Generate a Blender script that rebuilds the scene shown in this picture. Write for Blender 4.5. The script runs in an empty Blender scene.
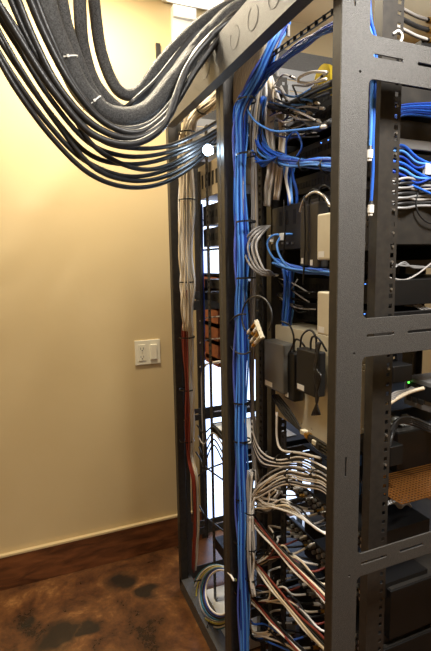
import bpy, bmesh, math, random
from mathutils import Vector, Matrix
random.seed(7)
R = math.radians
sc = bpy.context.scene
col = sc.collection

# ------------------------------------------------------------------ camera
YAW, PIT, ROL, F, CH = R(22.33), R(7.56), R(-1.03), 465.0, 1.45
fw = Vector((math.sin(YAW)*math.cos(PIT), math.cos(YAW)*math.cos(PIT), -math.sin(PIT)))
rr = Vector((math.cos(YAW), -math.sin(YAW), 0)); uu = rr.cross(fw)
rt = math.cos(ROL)*rr + math.sin(ROL)*uu
up = -math.sin(ROL)*rr + math.cos(ROL)*uu
CAM = Vector((0, 0, CH))
def ray(x, y): return (x-215.5)/F*rt - (y-325.5)/F*up + fw
def AX(x, y, X): d = ray(x, y); return CAM + d*(X/d.x)       # measured point on a plane of constant X
def AY(x, y, Y): d = ray(x, y); return CAM + d*(Y/d.y)
def zx(x, y, X): return AX(x, y, X).z
cd = bpy.data.cameras.new('camera'); cam = bpy.data.objects.new('camera', cd); col.objects.link(cam)
cd.sensor_fit = 'VERTICAL'; cd.sensor_height = 24; cd.sensor_width = 24; cd.lens = F/651*24; cd.clip_start = .02
m = Matrix((rt, up, -fw)).transposed().to_4x4(); m.translation = CAM; cam.matrix_world = m
sc.camera = cam

# ------------------------------------------------------------------ materials
def lin(c): return tuple(((v/255)/12.92 if v/255 <= .04045 else ((v/255+.055)/1.055)**2.4) for v in c) + (1,)
def mat(name, c, rough=.5, metal=0., c2=None, scale=20, bump=0., bscale=200, emit=None, es=0, trans=0, coat=0):
    mt = bpy.data.materials.new(name); mt.use_nodes = True; nt = mt.node_tree; b = nt.nodes['Principled BSDF']
    b.inputs['Base Color'].default_value = lin(c); b.inputs['Roughness'].default_value = rough
    b.inputs['Metallic'].default_value = metal; b.inputs['Coat Weight'].default_value = coat
    b.inputs['Transmission Weight'].default_value = trans
    tc = nt.nodes.new('ShaderNodeTexCoord')
    if c2:
        n = nt.nodes.new('ShaderNodeTexNoise'); n.inputs['Scale'].default_value = scale; n.inputs['Detail'].default_value = 5
        nt.links.new(tc.outputs['Object'], n.inputs['Vector'])
        rp = nt.nodes.new('ShaderNodeValToRGB'); rp.color_ramp.elements[0].position = .35; rp.color_ramp.elements[1].position = .65
        rp.color_ramp.elements[0].color = lin(c); rp.color_ramp.elements[1].color = lin(c2)
        nt.links.new(n.outputs['Fac'], rp.inputs['Fac']); nt.links.new(rp.outputs['Color'], b.inputs['Base Color'])
    if bump:
        n2 = nt.nodes.new('ShaderNodeTexNoise'); n2.inputs['Scale'].default_value = bscale; n2.inputs['Detail'].default_value = 3
        nt.links.new(tc.outputs['Object'], n2.inputs['Vector'])
        bp = nt.nodes.new('ShaderNodeBump'); bp.inputs['Strength'].default_value = bump; bp.inputs['Distance'].default_value = .01
        nt.links.new(n2.outputs['Fac'], bp.inputs['Height']); nt.links.new(bp.outputs['Normal'], b.inputs['Normal'])
    if emit: b.inputs['Emission Color'].default_value = lin(emit); b.inputs['Emission Strength'].default_value = es
    return mt
M = {}
M['powder'] = mat('black_powder_coat', (66, 64, 62), .5, 0, (78, 76, 73), 260, .35, 600)
M['rail'] = mat('dark_rail_steel', (50, 47, 44), .45, .3, (60, 56, 51), 60)
M['gear'] = mat('black_gear_metal', (13, 13, 13), .5, .1, (17, 16, 16), 30)
M['gear2'] = mat('charcoal_gear_metal', (44, 42, 40), .45, .2, (54, 51, 47), 30)
M['plastic'] = mat('black_plastic', (22, 21, 20), .4)
M['rubber'] = mat('black_cable_jacket', (34, 34, 35), .38, 0, (46, 46, 47), 90, .1, 300)
M['sleeve'] = mat('braided_black_sleeve', (28, 28, 29), .5, 0, (84, 84, 84), 300, .6, 500)
M['blue'] = mat('blue_cable_jacket', (44, 100, 205), .38)
M['blue2'] = mat('light_blue_cable_jacket', (86, 150, 235), .38)
M['blue3'] = mat('deep_blue_cable_jacket', (30, 66, 160), .4)
M['violet'] = mat('violet_cable_jacket', (84, 104, 196), .4)
M['white'] = mat('white_cable_jacket', (238, 233, 224), .4)
M['cream'] = mat('cream_cable_jacket', (216, 200, 172), .45)
M['grey'] = mat('grey_cable_jacket', (160, 156, 152), .45)
M['red'] = mat('red_cable_jacket', (128, 46, 32), .45)
M['teal'] = mat('teal_cable_jacket', (40, 110, 130), .45)
M['yellow'] = mat('yellow_plastic', (226, 196, 40), .45)
M['yc'] = mat('yellow_cable_jacket', (190, 180, 80), .45)
M['silver'] = mat('nickel_metal', (200, 196, 188), .28, .9)
M['gold'] = mat('brass_metal', (196, 150, 70), .3, .9)
M['beige'] = mat('beige_plastic', (214, 204, 176), .45, 0, (206, 195, 166), 20)
M['pgrey'] = mat('grey_plastic_adapter', (98, 96, 90), .45)
M['label'] = mat('white_paper_label', (230, 228, 220), .6)
M['portdark'] = mat('port_recess', (8, 8, 9), .6)
M['tan_box'] = mat('tan_painted_metal', (186, 170, 140), .5, 0, (172, 156, 126), 12)
M['alum'] = mat('grey_side_panel', (150, 150, 150), .4, .3)
M['copper'] = mat('copper_mesh', (190, 128, 66), .35, .8)
M['orange'] = mat('orange_stained_wood', (150, 84, 48), .5, 0, (120, 62, 34), 30)
M['ivory'] = mat('ivory_plastic', (236, 230, 208), .35)
M['fixture'] = mat('white_enamel', (240, 240, 236), .4)
M['lens'] = mat('lit_lens', (255, 255, 255), .3, emit=(255, 250, 240), es=1.6)
M['led'] = mat('cool_led', (255, 255, 255), .3, emit=(190, 225, 255), es=28)
M['green'] = mat('green_indicator', (60, 220, 60), .3, emit=(90, 255, 80), es=4)
M['blueled'] = mat('blue_indicator', (60, 120, 255), .3, emit=(80, 140, 255), es=4)
M['screen'] = mat('lit_screen', (220, 235, 255), .3, emit=(200, 222, 255), es=1.8)
M['window'] = mat('daylight_pane', (255, 255, 255), .3, emit=(190, 214, 255), es=3)
M['paper'] = mat('white_paper', (226, 226, 222), .7)
M['ceiling'] = mat('tan_ceiling_paint', (222, 200, 156), .8)
M['roomwall'] = mat('pale_room_paint', (200, 206, 220), .8)
M['roomfloor'] = mat('pale_room_floor', (170, 180, 198), .35, 0, (150, 160, 180), 4)
M['bluelight'] = mat('bluish_light_paint', (70, 110, 190), .4, .2, (88, 130, 205), 10)  # blue colour stands in for bluish light showing through the racks

def wall_mat():
    mt = bpy.data.materials.new('tan_knockdown_plaster'); mt.use_nodes = True; nt = mt.node_tree; b = nt.nodes['Principled BSDF']
    N = nt.nodes.new; l = nt.links.new
    tc = N('ShaderNodeTexCoord')
    n = N('ShaderNodeTexNoise'); n.inputs['Scale'].default_value = 5; n.inputs['Detail'].default_value = 6; l(tc.outputs['Object'], n.inputs['Vector'])
    rp = N('ShaderNodeValToRGB'); rp.color_ramp.elements[0].color = lin((207, 184, 137)); rp.color_ramp.elements[1].color = lin((214, 192, 147))
    l(n.outputs['Fac'], rp.inputs['Fac']); l(rp.outputs['Color'], b.inputs['Base Color'])
    b.inputs['Roughness'].default_value = .55
    n2 = N('ShaderNodeTexNoise'); n2.inputs['Scale'].default_value = 9; n2.inputs['Detail'].default_value = 2; l(tc.outputs['Object'], n2.inputs['Vector'])
    r2 = N('ShaderNodeValToRGB'); r2.color_ramp.elements[0].position = .56; r2.color_ramp.elements[1].position = .74
    l(n2.outputs['Fac'], r2.inputs['Fac'])
    bp = N('ShaderNodeBump'); bp.inputs['Strength'].default_value = .12; bp.inputs['Distance'].default_value = .003
    l(r2.outputs['Color'], bp.inputs['Height']); l(bp.outputs['Normal'], b.inputs['Normal'])
    return mt
M['wall'] = wall_mat()
def floor_mat():
    mt = bpy.data.materials.new('acid_stained_concrete'); mt.use_nodes = True; nt = mt.node_tree; b = nt.nodes['Principled BSDF']
    N = nt.nodes.new; l = nt.links.new
    tc = N('ShaderNodeTexCoord')
    n = N('ShaderNodeTexNoise'); n.inputs['Scale'].default_value = 4.5; n.inputs['Detail'].default_value = 9; n.inputs['Roughness'].default_value = .76; n.inputs['Distortion'].default_value = .25
    l(tc.outputs['Object'], n.inputs['Vector'])
    rp = N('ShaderNodeValToRGB'); e = rp.color_ramp.elements
    e[0].position = .37; e[0].color = lin((44, 29, 17)); e[1].position = .67; e[1].color = lin((158, 112, 64))
    x = e.new(.46); x.color = lin((84, 52, 29)); x = e.new(.56); x.color = lin((110, 71, 38))
    l(n.outputs['Fac'], rp.inputs['Fac'])
    # dark stains with a shape of their own
    nd = N('ShaderNodeTexNoise'); nd.inputs['Scale'].default_value = 9; nd.inputs['Detail'].default_value = 6; l(tc.outputs['Object'], nd.inputs['Vector'])
    vs = N('ShaderNodeVectorMath'); vs.operation = 'MULTIPLY_ADD'; l(nd.outputs['Color'], vs.inputs[0])
    vs.inputs[1].default_value = (.14, .14, 0); l(tc.outputs['Object'], vs.inputs[2])
    prev = None
    for (px, py, rad) in ((60, 636, .085), (26, 620, .035), (122, 580, .07), (146, 590, .05), (86, 628, .05)):
        d = ray(px, py); p = CAM + d*(-CH/d.z)
        dist = N('ShaderNodeVectorMath'); dist.operation = 'DISTANCE'; l(vs.outputs[0], dist.inputs[0])
        dist.inputs[1].default_value = (p.x+.07, p.y+.07, 0)
        mr = N('ShaderNodeMapRange'); mr.inputs['From Min'].default_value = rad*.65; mr.inputs['From Max'].default_value = rad*1.25
        mr.inputs['To Min'].default_value = .95; mr.inputs['To Max'].default_value = 0; l(dist.outputs['Value'], mr.inputs['Value'])
        if prev is None: prev = mr.outputs[0]
        else:
            mx = N('ShaderNodeMath'); mx.operation = 'MAXIMUM'; l(prev, mx.inputs[0]); l(mr.outputs[0], mx.inputs[1]); prev = mx.outputs[0]
    mix = N('ShaderNodeMix'); mix.data_type = 'RGBA'; l(prev, mix.inputs['Factor']); l(rp.outputs['Color'], mix.inputs['A'])
    mix.inputs['B'].default_value = lin((34, 28, 20)); l(mix.outputs['Result'], b.inputs['Base Color'])
    b.inputs['Roughness'].default_value = .3
    rr2 = N('ShaderNodeMapRange'); rr2.inputs['To Min'].default_value = .18; rr2.inputs['To Max'].default_value = .42
    l(n.outputs['Fac'], rr2.inputs['Value']); l(rr2.outputs[0], b.inputs['Roughness'])
    bp = N('ShaderNodeBump'); bp.inputs['Strength'].default_value = .12; bp.inputs['Distance'].default_value = .004
    l(n.outputs['Fac'], bp.inputs['Height']); l(bp.outputs['Normal'], b.inputs['Normal'])
    return mt
M['floor'] = floor_mat()
def wood_mat():
    mt = bpy.data.materials.new('stained_brown_baseboard'); mt.use_nodes = True; nt = mt.node_tree; b = nt.nodes['Principled BSDF']
    N = nt.nodes.new; l = nt.links.new
    tc = N('ShaderNodeTexCoord'); mp = N('ShaderNodeMapping'); mp.inputs['Scale'].default_value = (3, 3, 12); l(tc.outputs['Object'], mp.inputs['Vector'])
    n = N('ShaderNodeTexNoise'); n.inputs['Scale'].default_value = 2.2; n.inputs['Detail'].default_value = 8; n.inputs['Distortion'].default_value = .8; l(mp.outputs[0], n.inputs['Vector'])
    rp = N('ShaderNodeValToRGB'); e = rp.color_ramp.elements
    e[0].position = .3; e[0].color = lin((66, 36, 18)); e[1].position = .7; e[1].color = lin((134, 82, 46))
    l(n.outputs['Fac'], rp.inputs['Fac']); l(rp.outputs['Color'], b.inputs['Base Color']); b.inputs['Roughness'].default_value = .38
    return mt
M['wood'] = wood_mat()

# ------------------------------------------------------------------ helpers
def link(name, me, mt, parent=None):
    o = bpy.data.objects.new(name, me); col.objects.link(o)
    if mt is not None and not me.materials: me.materials.append(M[mt] if isinstance(mt, str) else mt)
    if parent: o.parent = parent
    return o
def tag(o, label=None, cat=None, group=None, kind=None):
    if label: o['label'] = label
    if cat: o['category'] = cat
    if group: o['group'] = group
    if kind: o['kind'] = kind
    return o
def bx(bm, x0, x1, y0, y1, z0, z1):
    v = [bm.verts.new(p) for p in ((x0,y0,z0),(x1,y0,z0),(x1,y1,z0),(x0,y1,z0),(x0,y0,z1),(x1,y0,z1),(x1,y1,z1),(x0,y1,z1))]
    for f in ((0,3,2,1),(4,5,6,7),(0,1,5,4),(1,2,6,5),(2,3,7,6),(3,0,4,7)): bm.faces.new([v[i] for i in f])
def fin(bm, name, mt, parent=None, bevel=0, seg=2, smooth=False, loc=None):
    if bevel: bmesh.ops.bevel(bm, geom=bm.edges[:], offset=bevel, segments=seg, affect='EDGES', profile=.6)
    me = bpy.data.meshes.new(name); bm.to_mesh(me); bm.free()
    if smooth:
        for p in me.polygons: p.use_smooth = True
    return link(name, me, mt, parent)
def box(name, mt, x0, x1, y0, y1, z0, z1, parent=None, bevel=0, seg=2):
    bm = bmesh.new(); bx(bm, x0, x1, y0, y1, z0, z1); return fin(bm, name, mt, parent, bevel, seg)
def cyl(bm, p, d, r1, r2=None, n=12):
    p, d = Vector(p), Vector(d); r2 = r1 if r2 is None else r2
    a = d.orthogonal().normalized(); b = d.normalized().cross(a)
    A = [bm.verts.new(p+(a*math.cos(t)+b*math.sin(t))*r1) for t in [2*math.pi*i/n for i in range(n)]]
    B = [bm.verts.new(p+d+(a*math.cos(t)+b*math.sin(t))*r2) for t in [2*math.pi*i/n for i in range(n)]]
    for i in range(n): bm.faces.new((A[i], A[(i+1)%n], B[(i+1)%n], B[i]))
    bm.faces.new(A[::-1]); bm.faces.new(B)
def empty(name, loc, label, cat, group=None):
    o = bpy.data.objects.new(name, None); col.objects.link(o); o.empty_display_size = .05
    o.location = loc; tag(o, label, cat, group)
    return o
def adopt(root, *kids):                     # keep world placement while parenting to a moved empty
    for k in kids:
        k.parent = root; k.matrix_parent_inverse = Matrix.Translation(-root.location)
def catmull(pts, per=8):
    P_ = [Vector(p) for p in pts]; P_ = [P_[0]*2-P_[1]] + P_ + [P_[-1]*2-P_[-2]]; out = []
    for i in range(1, len(P_)-2):
        a, b, c, d = P_[i-1:i+3]
        for k in range(per):
            t = k/per
            out.append(.5*((2*b)+(c-a)*t+(2*a-5*b+4*c-d)*t*t+(3*b-a-3*c+d)*t**3))
    out.append(P_[-2].copy()); return out
def frames(path):
    out = []; n = None
    for i, p in enumerate(path):
        t = (path[min(i+1, len(path)-1)]-path[max(i-1, 0)])
        if t.length < 1e-9: t = Vector((0, 0, 1))
        t.normalize()
        if n is None: n = Vector((0, 1, 0)) if abs(t.y) < .9 else Vector((1, 0, 0))
        n = n-t*n.dot(t)
        if n.length < 1e-6: n = t.orthogonal()
        n.normalize(); out.append((p, t, n.copy(), t.cross(n)))
    return out
def tube(bm, path, r, n=6):
    rings = []
    for (p, t, a, b) in frames(path):
        rings.append([bm.verts.new(p+(a*math.cos(2*math.pi*k/n)+b*math.sin(2*math.pi*k/n))*r) for k in range(n)])
    for A, B in zip(rings, rings[1:]):
        for k in range(n): bm.faces.new((A[k], A[(k+1)%n], B[(k+1)%n], B[k]))
    bm.faces.new(rings[0][::-1]); bm.faces.new(rings[-1])
def cable(name, pts, r, mt, label=None, cat='cable', group=None, per=6, n=6, plug=None, parent=None, raw=False):
    path = pts if raw else catmull(pts, per)
    bm = bmesh.new(); tube(bm, path, r, n); o = fin(bm, name, mt, parent, smooth=True)
    if not parent: tag(o, label, cat, group)
    if plug:
        kind, pm, L_, pr = plug
        e = path[-1]; d = (path[-1]-path[-3]).normalized()
        bm = bmesh.new(); cyl(bm, e, d*L_, pr, pr, 10); cyl(bm, e+d*L_, d*L_*.35, pr*.7, pr*.7, 10); fin(bm, kind, pm, o)
        bm = bmesh.new(); cyl(bm, e-d*L_*.5, d*L_*.5, r*1.15, pr*.85, 8); fin(bm, 'strain_relief', 'plastic', o)
    return o
def bundle(name, pts, r, mats, label, group, spread=.012, cnt=None, per=6, n=6, twist=.8, widths=None, cat='cable', spreads=None, jit=.25, plug=None):
    """several separate cables following one route; spreads gives the half-width of the bundle at each control point"""
    C_ = catmull(pts, per); fr = frames(C_); cnt = cnt or len(mats)
    spreads = spreads or [spread]*len(pts)
    for i in range(cnt):
        mt = mats[i % len(mats)]; ph = random.uniform(0, 6.28); q = math.sqrt((i+.5)/cnt); a0 = i*2.399963
        tw = random.uniform(-twist, twist); path = []
        for k, (p, t, a, b) in enumerate(fr):
            u = k/per; j = min(int(u), len(spreads)-2); s = spreads[j]*(1-(u-j))+spreads[j+1]*(u-j)
            an = a0+tw*k/len(fr)*2; w = s*q*(1+jit*math.sin(ph+k*.6))
            path.append(p+a*math.cos(an)*w+b*math.sin(an)*w)
        lb = label[mt] if isinstance(label, dict) else label
        gr = group[mt] if isinstance(group, dict) else group
        cable(name, path, r, mt, lb, cat, gr, n=n, raw=True, plug=plug)
def tie(p, t, ra, label, group, rb=None, w=.004, mt='plastic'):
    """cable tie: a flat strap looped round a bundle, with its locking head"""
    t = Vector(t).normalized(); a = Vector((0, 1, 0)); a = (a-t*a.dot(t)); a = (a if a.length > .2 else Vector((1, 0, 0))-t*t.x).normalized(); b = t.cross(a); rb = rb or ra
    bm = bmesh.new(); n = 20; rg = []
    for k in range(n):
        c, s = math.cos(2*math.pi*k/n), math.sin(2*math.pi*k/n); o = a*c*ra+b*s*rb; d = (a*c+b*s)*.0012
        rg.append([bm.verts.new(p+o-t*w/2), bm.verts.new(p+o+d-t*w/2), bm.verts.new(p+o+d+t*w/2), bm.verts.new(p+o+t*w/2)])
    for k in range(n):
        A, B = rg[k], rg[(k+1)%n]
        for j in range(4): bm.faces.new((A[j], A[(j+1)%4], B[(j+1)%4], B[j]))
    h = p-a*(ra+.002)
    cyl(bm, h-t*.003, t*.006, .0035, n=4)
    bmesh.ops.recalc_face_normals(bm, faces=bm.faces[:])
    return tag(fin(bm, 'cable_tie', mt), label, 'cable tie', group)
def plate(name, mt, outer, holes, axis, pos, th, parent=None):
    """flat sheet with rounded holes; axis 'Y' = sheet in XZ at y=pos"""
    cu = bpy.data.curves.new(name, 'CURVE'); cu.dimensions = '2D'; cu.fill_mode = 'BOTH'; cu.extrude = th/2; cu.bevel_depth = .0006; cu.bevel_resolution = 1
    def sp(pts):
        s = cu.splines.new('POLY'); s.points.add(len(pts)-1)
        for i, p in enumerate(pts): s.points[i].co = (p[0], p[1], 0, 1)
        s.use_cyclic_u = True
    def rnd(x0, x1, z0, z1, r):
        o = []; r = min(r, (x1-x0)/2, (z1-z0)/2)
        for (cx, cz, a0) in ((x1-r, z1-r, 0), (x0+r, z1-r, 90), (x0+r, z0+r, 180), (x1-r, z0+r, 270)):
            for k in range(7): a = R(a0+15*k); o.append((cx+r*math.cos(a), cz+r*math.sin(a)))
        return o
    sp(rnd(*outer))
    for h in holes: sp(rnd(*h))
    tmp = bpy.data.objects.new('tmp', cu); col.objects.link(tmp)
    dg = bpy.context.evaluated_depsgraph_get(); dg.update()
    me = bpy.data.meshes.new_from_object(tmp.evaluated_get(dg)); bpy.data.objects.remove(tmp)
    me.name = name
    if axis == 'Y': me.transform(Matrix(((1,0,0,0),(0,0,-1,pos),(0,1,0,0),(0,0,0,1))))
    else: me.transform(Matrix(((0,0,1,pos),(1,0,0,0),(0,1,0,0),(0,0,0,1))))
    me.materials.clear(); me.materials.append(M[mt])
    return link(name, me, mt, parent)

# ------------------------------------------------------------------ the room
WY = 2.177; CZ = 2.655; DX0, DX1, DZ = .79, 1.75, 2.02
def struct(o): o['kind'] = 'structure'; return o
struct(box('floor', 'floor', -2.2, 3.4, -1.6, WY+.12, -.06, 0))
struct(box('ceiling', 'ceiling', -2.2, 3.4, -1.6, WY+.12, CZ, CZ+.06))
bm = bmesh.new(); bx(bm, -2.2, DX0, WY, WY+.12, 0, CZ); bx(bm, DX0, DX1, WY, WY+.12, DZ, CZ); bx(bm, DX1, 3.4, WY, WY+.12, 0, CZ)
struct(fin(bm, 'wall_back', 'wall'))
struct(box('wall_left', 'wall', -2.32, -2.2, -1.6, WY+.12, 0, CZ))
struct(box('wall_right', 'wall', 3.4, 3.52, -1.6, WY+.12, 0, CZ))
struct(box('wall_front', 'wall', -2.2, 3.4, -1.72, -1.6, 0, CZ))
struct(box('baseboard_back', 'wood', -2.2, DX0, WY-.016, WY, 0, .158, bevel=.002))
struct(box('trim_1', 'ivory' if 0 else 'wall', -2.2, DX0, WY-.02, WY, .158, .17, bevel=.003))
struct(box('door_1', 'gear2', DX0, DX0+.03, WY-.01, WY+.13, 0, DZ))
struct(box('door_2', 'wood', DX1-.03, DX1, WY-.01, WY+.13, 0, DZ))
struct(box('door_3', 'wood', DX0, DX1, WY-.01, WY+.13, DZ-.03, DZ))
# frosted glazed door in the wall behind the racks
w = struct(box('door_4', 'fixture', DX0+.03, DX1-.03, WY+.055, WY+.075, 0.0, DZ-.03))
bm = bmesh.new()
for (za, zb) in ((.06, .64), (.70, 1.28), (1.34, 1.93)):
    for k in range(2): bx(bm, DX0+.06+k*.44, DX0+.06+k*.44+.40, WY+.045, WY+.0555, za, zb)
fin(bm, 'pane', 'window', w)
struct(box('wall_back_outer', 'wall', DX0-.1, DX1+.1, WY+.12, WY+.14, -.06, DZ+.1))

sx0, sx1, sy = .80, 1.3, 1.92
t = empty('wooden_shelf', ((sx0+sx1)/2, sy+.1, 0), 'orange brown wooden shelf unit by the glazed door, glimpsed through the far rack', 'shelf')
ks = []
for X in (sx0, sx0+.07, (sx0+sx1)/2, sx1): ks.append(box('upright', 'orange', X, X+.012, sy, sy+.16, .98, 1.42))
for X in (sx1-.01, sx1+.008): ks.append(box('leg', 'gear', X, X+.012, sy+.1, sy+.112, 0, .99))
ks.append(box('back_board', 'orange', sx0, sx1, sy+.18, sy+.19, .98, 1.4))
for z in (1.0, 1.08, 1.16, 1.24, 1.32, 1.39): ks.append(box('shelf_board', 'orange', sx0, sx1+.025, sy, sy+.2, z, z+.02))
adopt(t, *ks)

# ------------------------------------------------------------------ wall items
t = empty('wall_plate', (.536, WY, 1.03), 'ivory two-gang plate with an outlet and a rocker switch on tan wall', 'switch plate')
pl = box('plate', 'ivory', .473, .598, WY-.007, WY, .972, 1.092, bevel=.003)
ol = box('outlet', 'ivory', .49, .525, WY-.0095, WY-.006, .992, 1.072, bevel=.002)
for zc in (1.012, 1.052):
    for (dx, w_) in ((-.007, .002), (.006, .002)): box('slot', 'portdark', .5075+dx-w_/2, .5075+dx+w_/2, WY-.0102, WY-.009, zc-.004, zc+.006, ol)
    box('ground_hole', 'portdark', .505, .51, WY-.0102, WY-.009, zc-.011, zc-.007, ol)
rk = box('rocker', 'ivory', .547, .58, WY-.013, WY-.006, .995, 1.069, bevel=.003)
bm = bmesh.new()
s1 = box('screw', 'beige', .505, .51, WY-.0105, WY-.009, 1.03, 1.034)
bm.free()
adopt(t, pl, ol, rk, s1)

t = empty('ceiling_fixture', (.76, 2.02, CZ), 'white box light fixture on the ceiling at top of the photo', 'light')
adopt(t, box('housing', 'fixture', .655, .93, 1.96, 2.165, 2.617, CZ, bevel=.004), box('diffuser', 'lens', .675, .91, 1.98, 2.145, 2.612, 2.618))
t = empty('wall_cover_plate', (.75, WY, 2.53), 'white metal cover plate below the ceiling fixture, above the black cables', 'cover plate')
adopt(t, box('cover', 'fixture', .70, .81, WY-.03, WY, 2.42, 2.60, bevel=.003), box('fold', 'fixture', .70, .81, WY-.045, WY-.03, 2.55, 2.60, bevel=.002))
t = empty('wall_bracket', (.63, WY, 2.4), 'small dark bracket on the wall left of the cover plate', 'bracket')
adopt(t, box('back_plate', 'gear2', .625, .645, WY-.012, WY, 2.36, 2.44), box('hook', 'gear2', .635, .67, WY-.05, WY-.01, 2.37, 2.385, bevel=.002))

# ------------------------------------------------------------------ the racks
X0, XB = .563, 1.36
def rail(x0, x1, y0, y1, z0, z1, hole_axis, parent_list, mt='rail', name='mounting_rail'):
    """L-shaped rail with square holes along its length. hole_axis 'Y': perforated leaf spans X; 'X': perforated leaf spans Y"""
    bm = bmesh.new(); pitch = .0222; hs = .0095
    if hole_axis == 'Y':
        c = x1-.012
        bx(bm, x0, c-hs/2, y0, y0+.002, z0, z1); bx(bm, c+hs/2, x1, y0, y0+.002, z0, z1)
        z = z0
        while z < z1: bx(bm, c-hs/2, c+hs/2, y0, y0+.002, z, min(z+pitch-hs, z1)); z += pitch
        bx(bm, x0, x0+.002, y0+.002, y1, z0, z1)
    else:
        c = (y0+y1)/2
        bx(bm, x0, x0+.002, y0, c-hs/2, z0, z1); bx(bm, x0, x0+.002, c+hs/2, y1, z0, z1)
        z = z0
        while z < z1: bx(bm, x0, x0+.002, c-hs/2, c+hs/2, z, min(z+pitch-hs, z1)); z += pitch
        bx(bm, x0+.002, x1, y1-.002, y1, z0, z1)
    o = fin(bm, name, mt); parent_list.append(o); return o
def side_frame(Y, top, kids, name='side_frame'):
    holes = []
    zb = [(.03, .085), (.235, .30), (.772, .824), (1.257, 1.335), (1.79, 1.866), (top-.075, top)]
    for (a, b), (c, d) in zip(zb, zb[1:]): holes.append((.625, XB-.08, b, c, .012))
    for (a, b) in zb[1:-1]:
        zc = a+(b-a)*.55
        k = .635
        while k < XB-.15: holes.append((k, k+.072, zc-.0035, zc+.0035, .0035)); k += .108
    for (a, b) in zb[1:-1]: holes.append((.602, .608, a+.006, a+.012, .004)); holes.append((.641-.006, .648-.006, a+.008, a+.015, .004)) if 0 else None
    for z in (.55, 1.03, 1.93, 1.55): holes.append((.588, .592, z-.022, z+.022, .0025)) if z != 1.55 else None
    kids.append(plate(name, 'powder', (X0, XB, .03, top, .004), [h for h in holes if h], 'Y', Y, .0025))
def post(Ya, Yb, z1, kids, xw=.032):
    bm = bmesh.new()
    lo, hi = min(Ya, Yb), max(Ya, Yb)
    bx(bm, X0, X0+.0025, lo, hi, .03, z1)
    bx(bm, X0+.0025, X0+xw, Yb-.0012, Yb+.0012, .03, z1)
    kids.append(fin(bm, 'corner_post', 'rail', bevel=.0006, seg=1))
def make_rack(ya, yb, top_a, top_b, label, wa=.027, wb=.027):
    t = empty('equipment_rack', ((X0+XB)/2, (ya+yb)/2, 0), label, 'rack'); k = []
    side_frame(ya, top_a, k); side_frame(yb, top_b, k)
    post(ya, ya+wa, top_a, k); post(yb, yb-wb, top_b, k)
    for (Y0, Y1) in ((ya, ya+.027), (yb-.027, yb)):
        k.append(box('front_post', 'powder', XB-.003, XB, Y0, Y1, .03, 2.03))
    k.append(box('base_rail', 'powder', X0, X0+.05, ya, yb, 0, .06)); k.append(box('base_rail', 'powder', XB-.05, XB, ya, yb, 0, .06))
    k.append(box('top_rail', 'powder', XB-.05, XB, ya, yb, 2.0, 2.05))
    for X in (.705, 1.24):
        Z_ = X+(.08 if ya > 1 and X < 1 else 0)
        rail(X, X+.055, max(ya+.03, .801), max(ya+.055, .826), .09, 1.99, 'Y', k); rail(Z_, Z_+.055, yb-.05, yb-.022, .09, 1.99, 'Y', k)
    adopt(t, *k); return t
YA, YB_, YC = .745, 1.31, 1.85
rackA = make_rack(YA, YB_, 2.12, 2.09, 'near black open rack with pale-lit corner post nearest the camera')
rackB = make_rack(YB_+.005, YC, 2.09, 2.09, 'far black open rack standing next to the tan wall', wa=.02)
# perforated cable strip on the far rack, seen as bright dotted column
kk = []; rail(.615, .63, 1.775, 1.80, .2, 1.95, 'X', kk, name='perforated_strip'); rail(.652, .662, 1.635, 1.66, .01, 1.95, 'X', kk, name='perforated_strip'); adopt(rackB, *kk)
adopt(rackA, box('light_block_sheet', 'gear', .72, 1.3, YB_-.012, YB_-.010, 1.12, 1.84))  # black sheet added to block the door's glow between the racks
kk = []; rail(.655, .675, 1.225, 1.25, .1, 1.95, 'X', kk, name='perforated_strip'); rail(.68, .70, 1.135, 1.16, .1, .95, 'X', kk, name='perforated_strip'); adopt(rackA, *kk)
# seam strip between racks
# gray slatted side panels at the top of each rack's far side
for (Y, lb) in ((YB_-.006, 'grey ribbed metal panel at the top of the near rack'), (YC-.006, 'grey ribbed metal panel at the top of the far rack')):
    bm = bmesh.new()
    for k in range(5): bx(bm, .66, 1.27, Y-.004, Y-.001, 1.875+k*.032, 1.875+k*.032+.0295)
    tag(fin(bm, 'side_panel', 'alum', bevel=.001, seg=1), lb, 'panel')
# overhead gutter
t = empty('cable_gutter', (.52, 1.3, 1.975), 'grey black steel cable gutter running above the racks with round knockouts', 'cable gutter')
bm = bmesh.new(); y0, y1 = -.1, 1.74
bx(bm, .53, .5325, y0, y1, 1.957, 2.062); bx(bm, .5325, .559, y0, y1, 1.957, 1.9595); bx(bm, .559, .5615, y0, y1, 1.957, 2.062)
ks = [fin(bm, 'channel', 'powder')]
for k in range(13):
    Y = 1.33-.1*k; bm = bmesh.new()
    pts = [Vector((.5298, Y+.026*math.cos(a), 2.010+.026*math.sin(a))) for a in [R(20+k*37+i*10) for i in range(31)]]
    tube(bm, pts, .0007, 4); ks.append(fin(bm, 'knockout', 'powder', smooth=True))
adopt(t, *ks)

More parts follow.
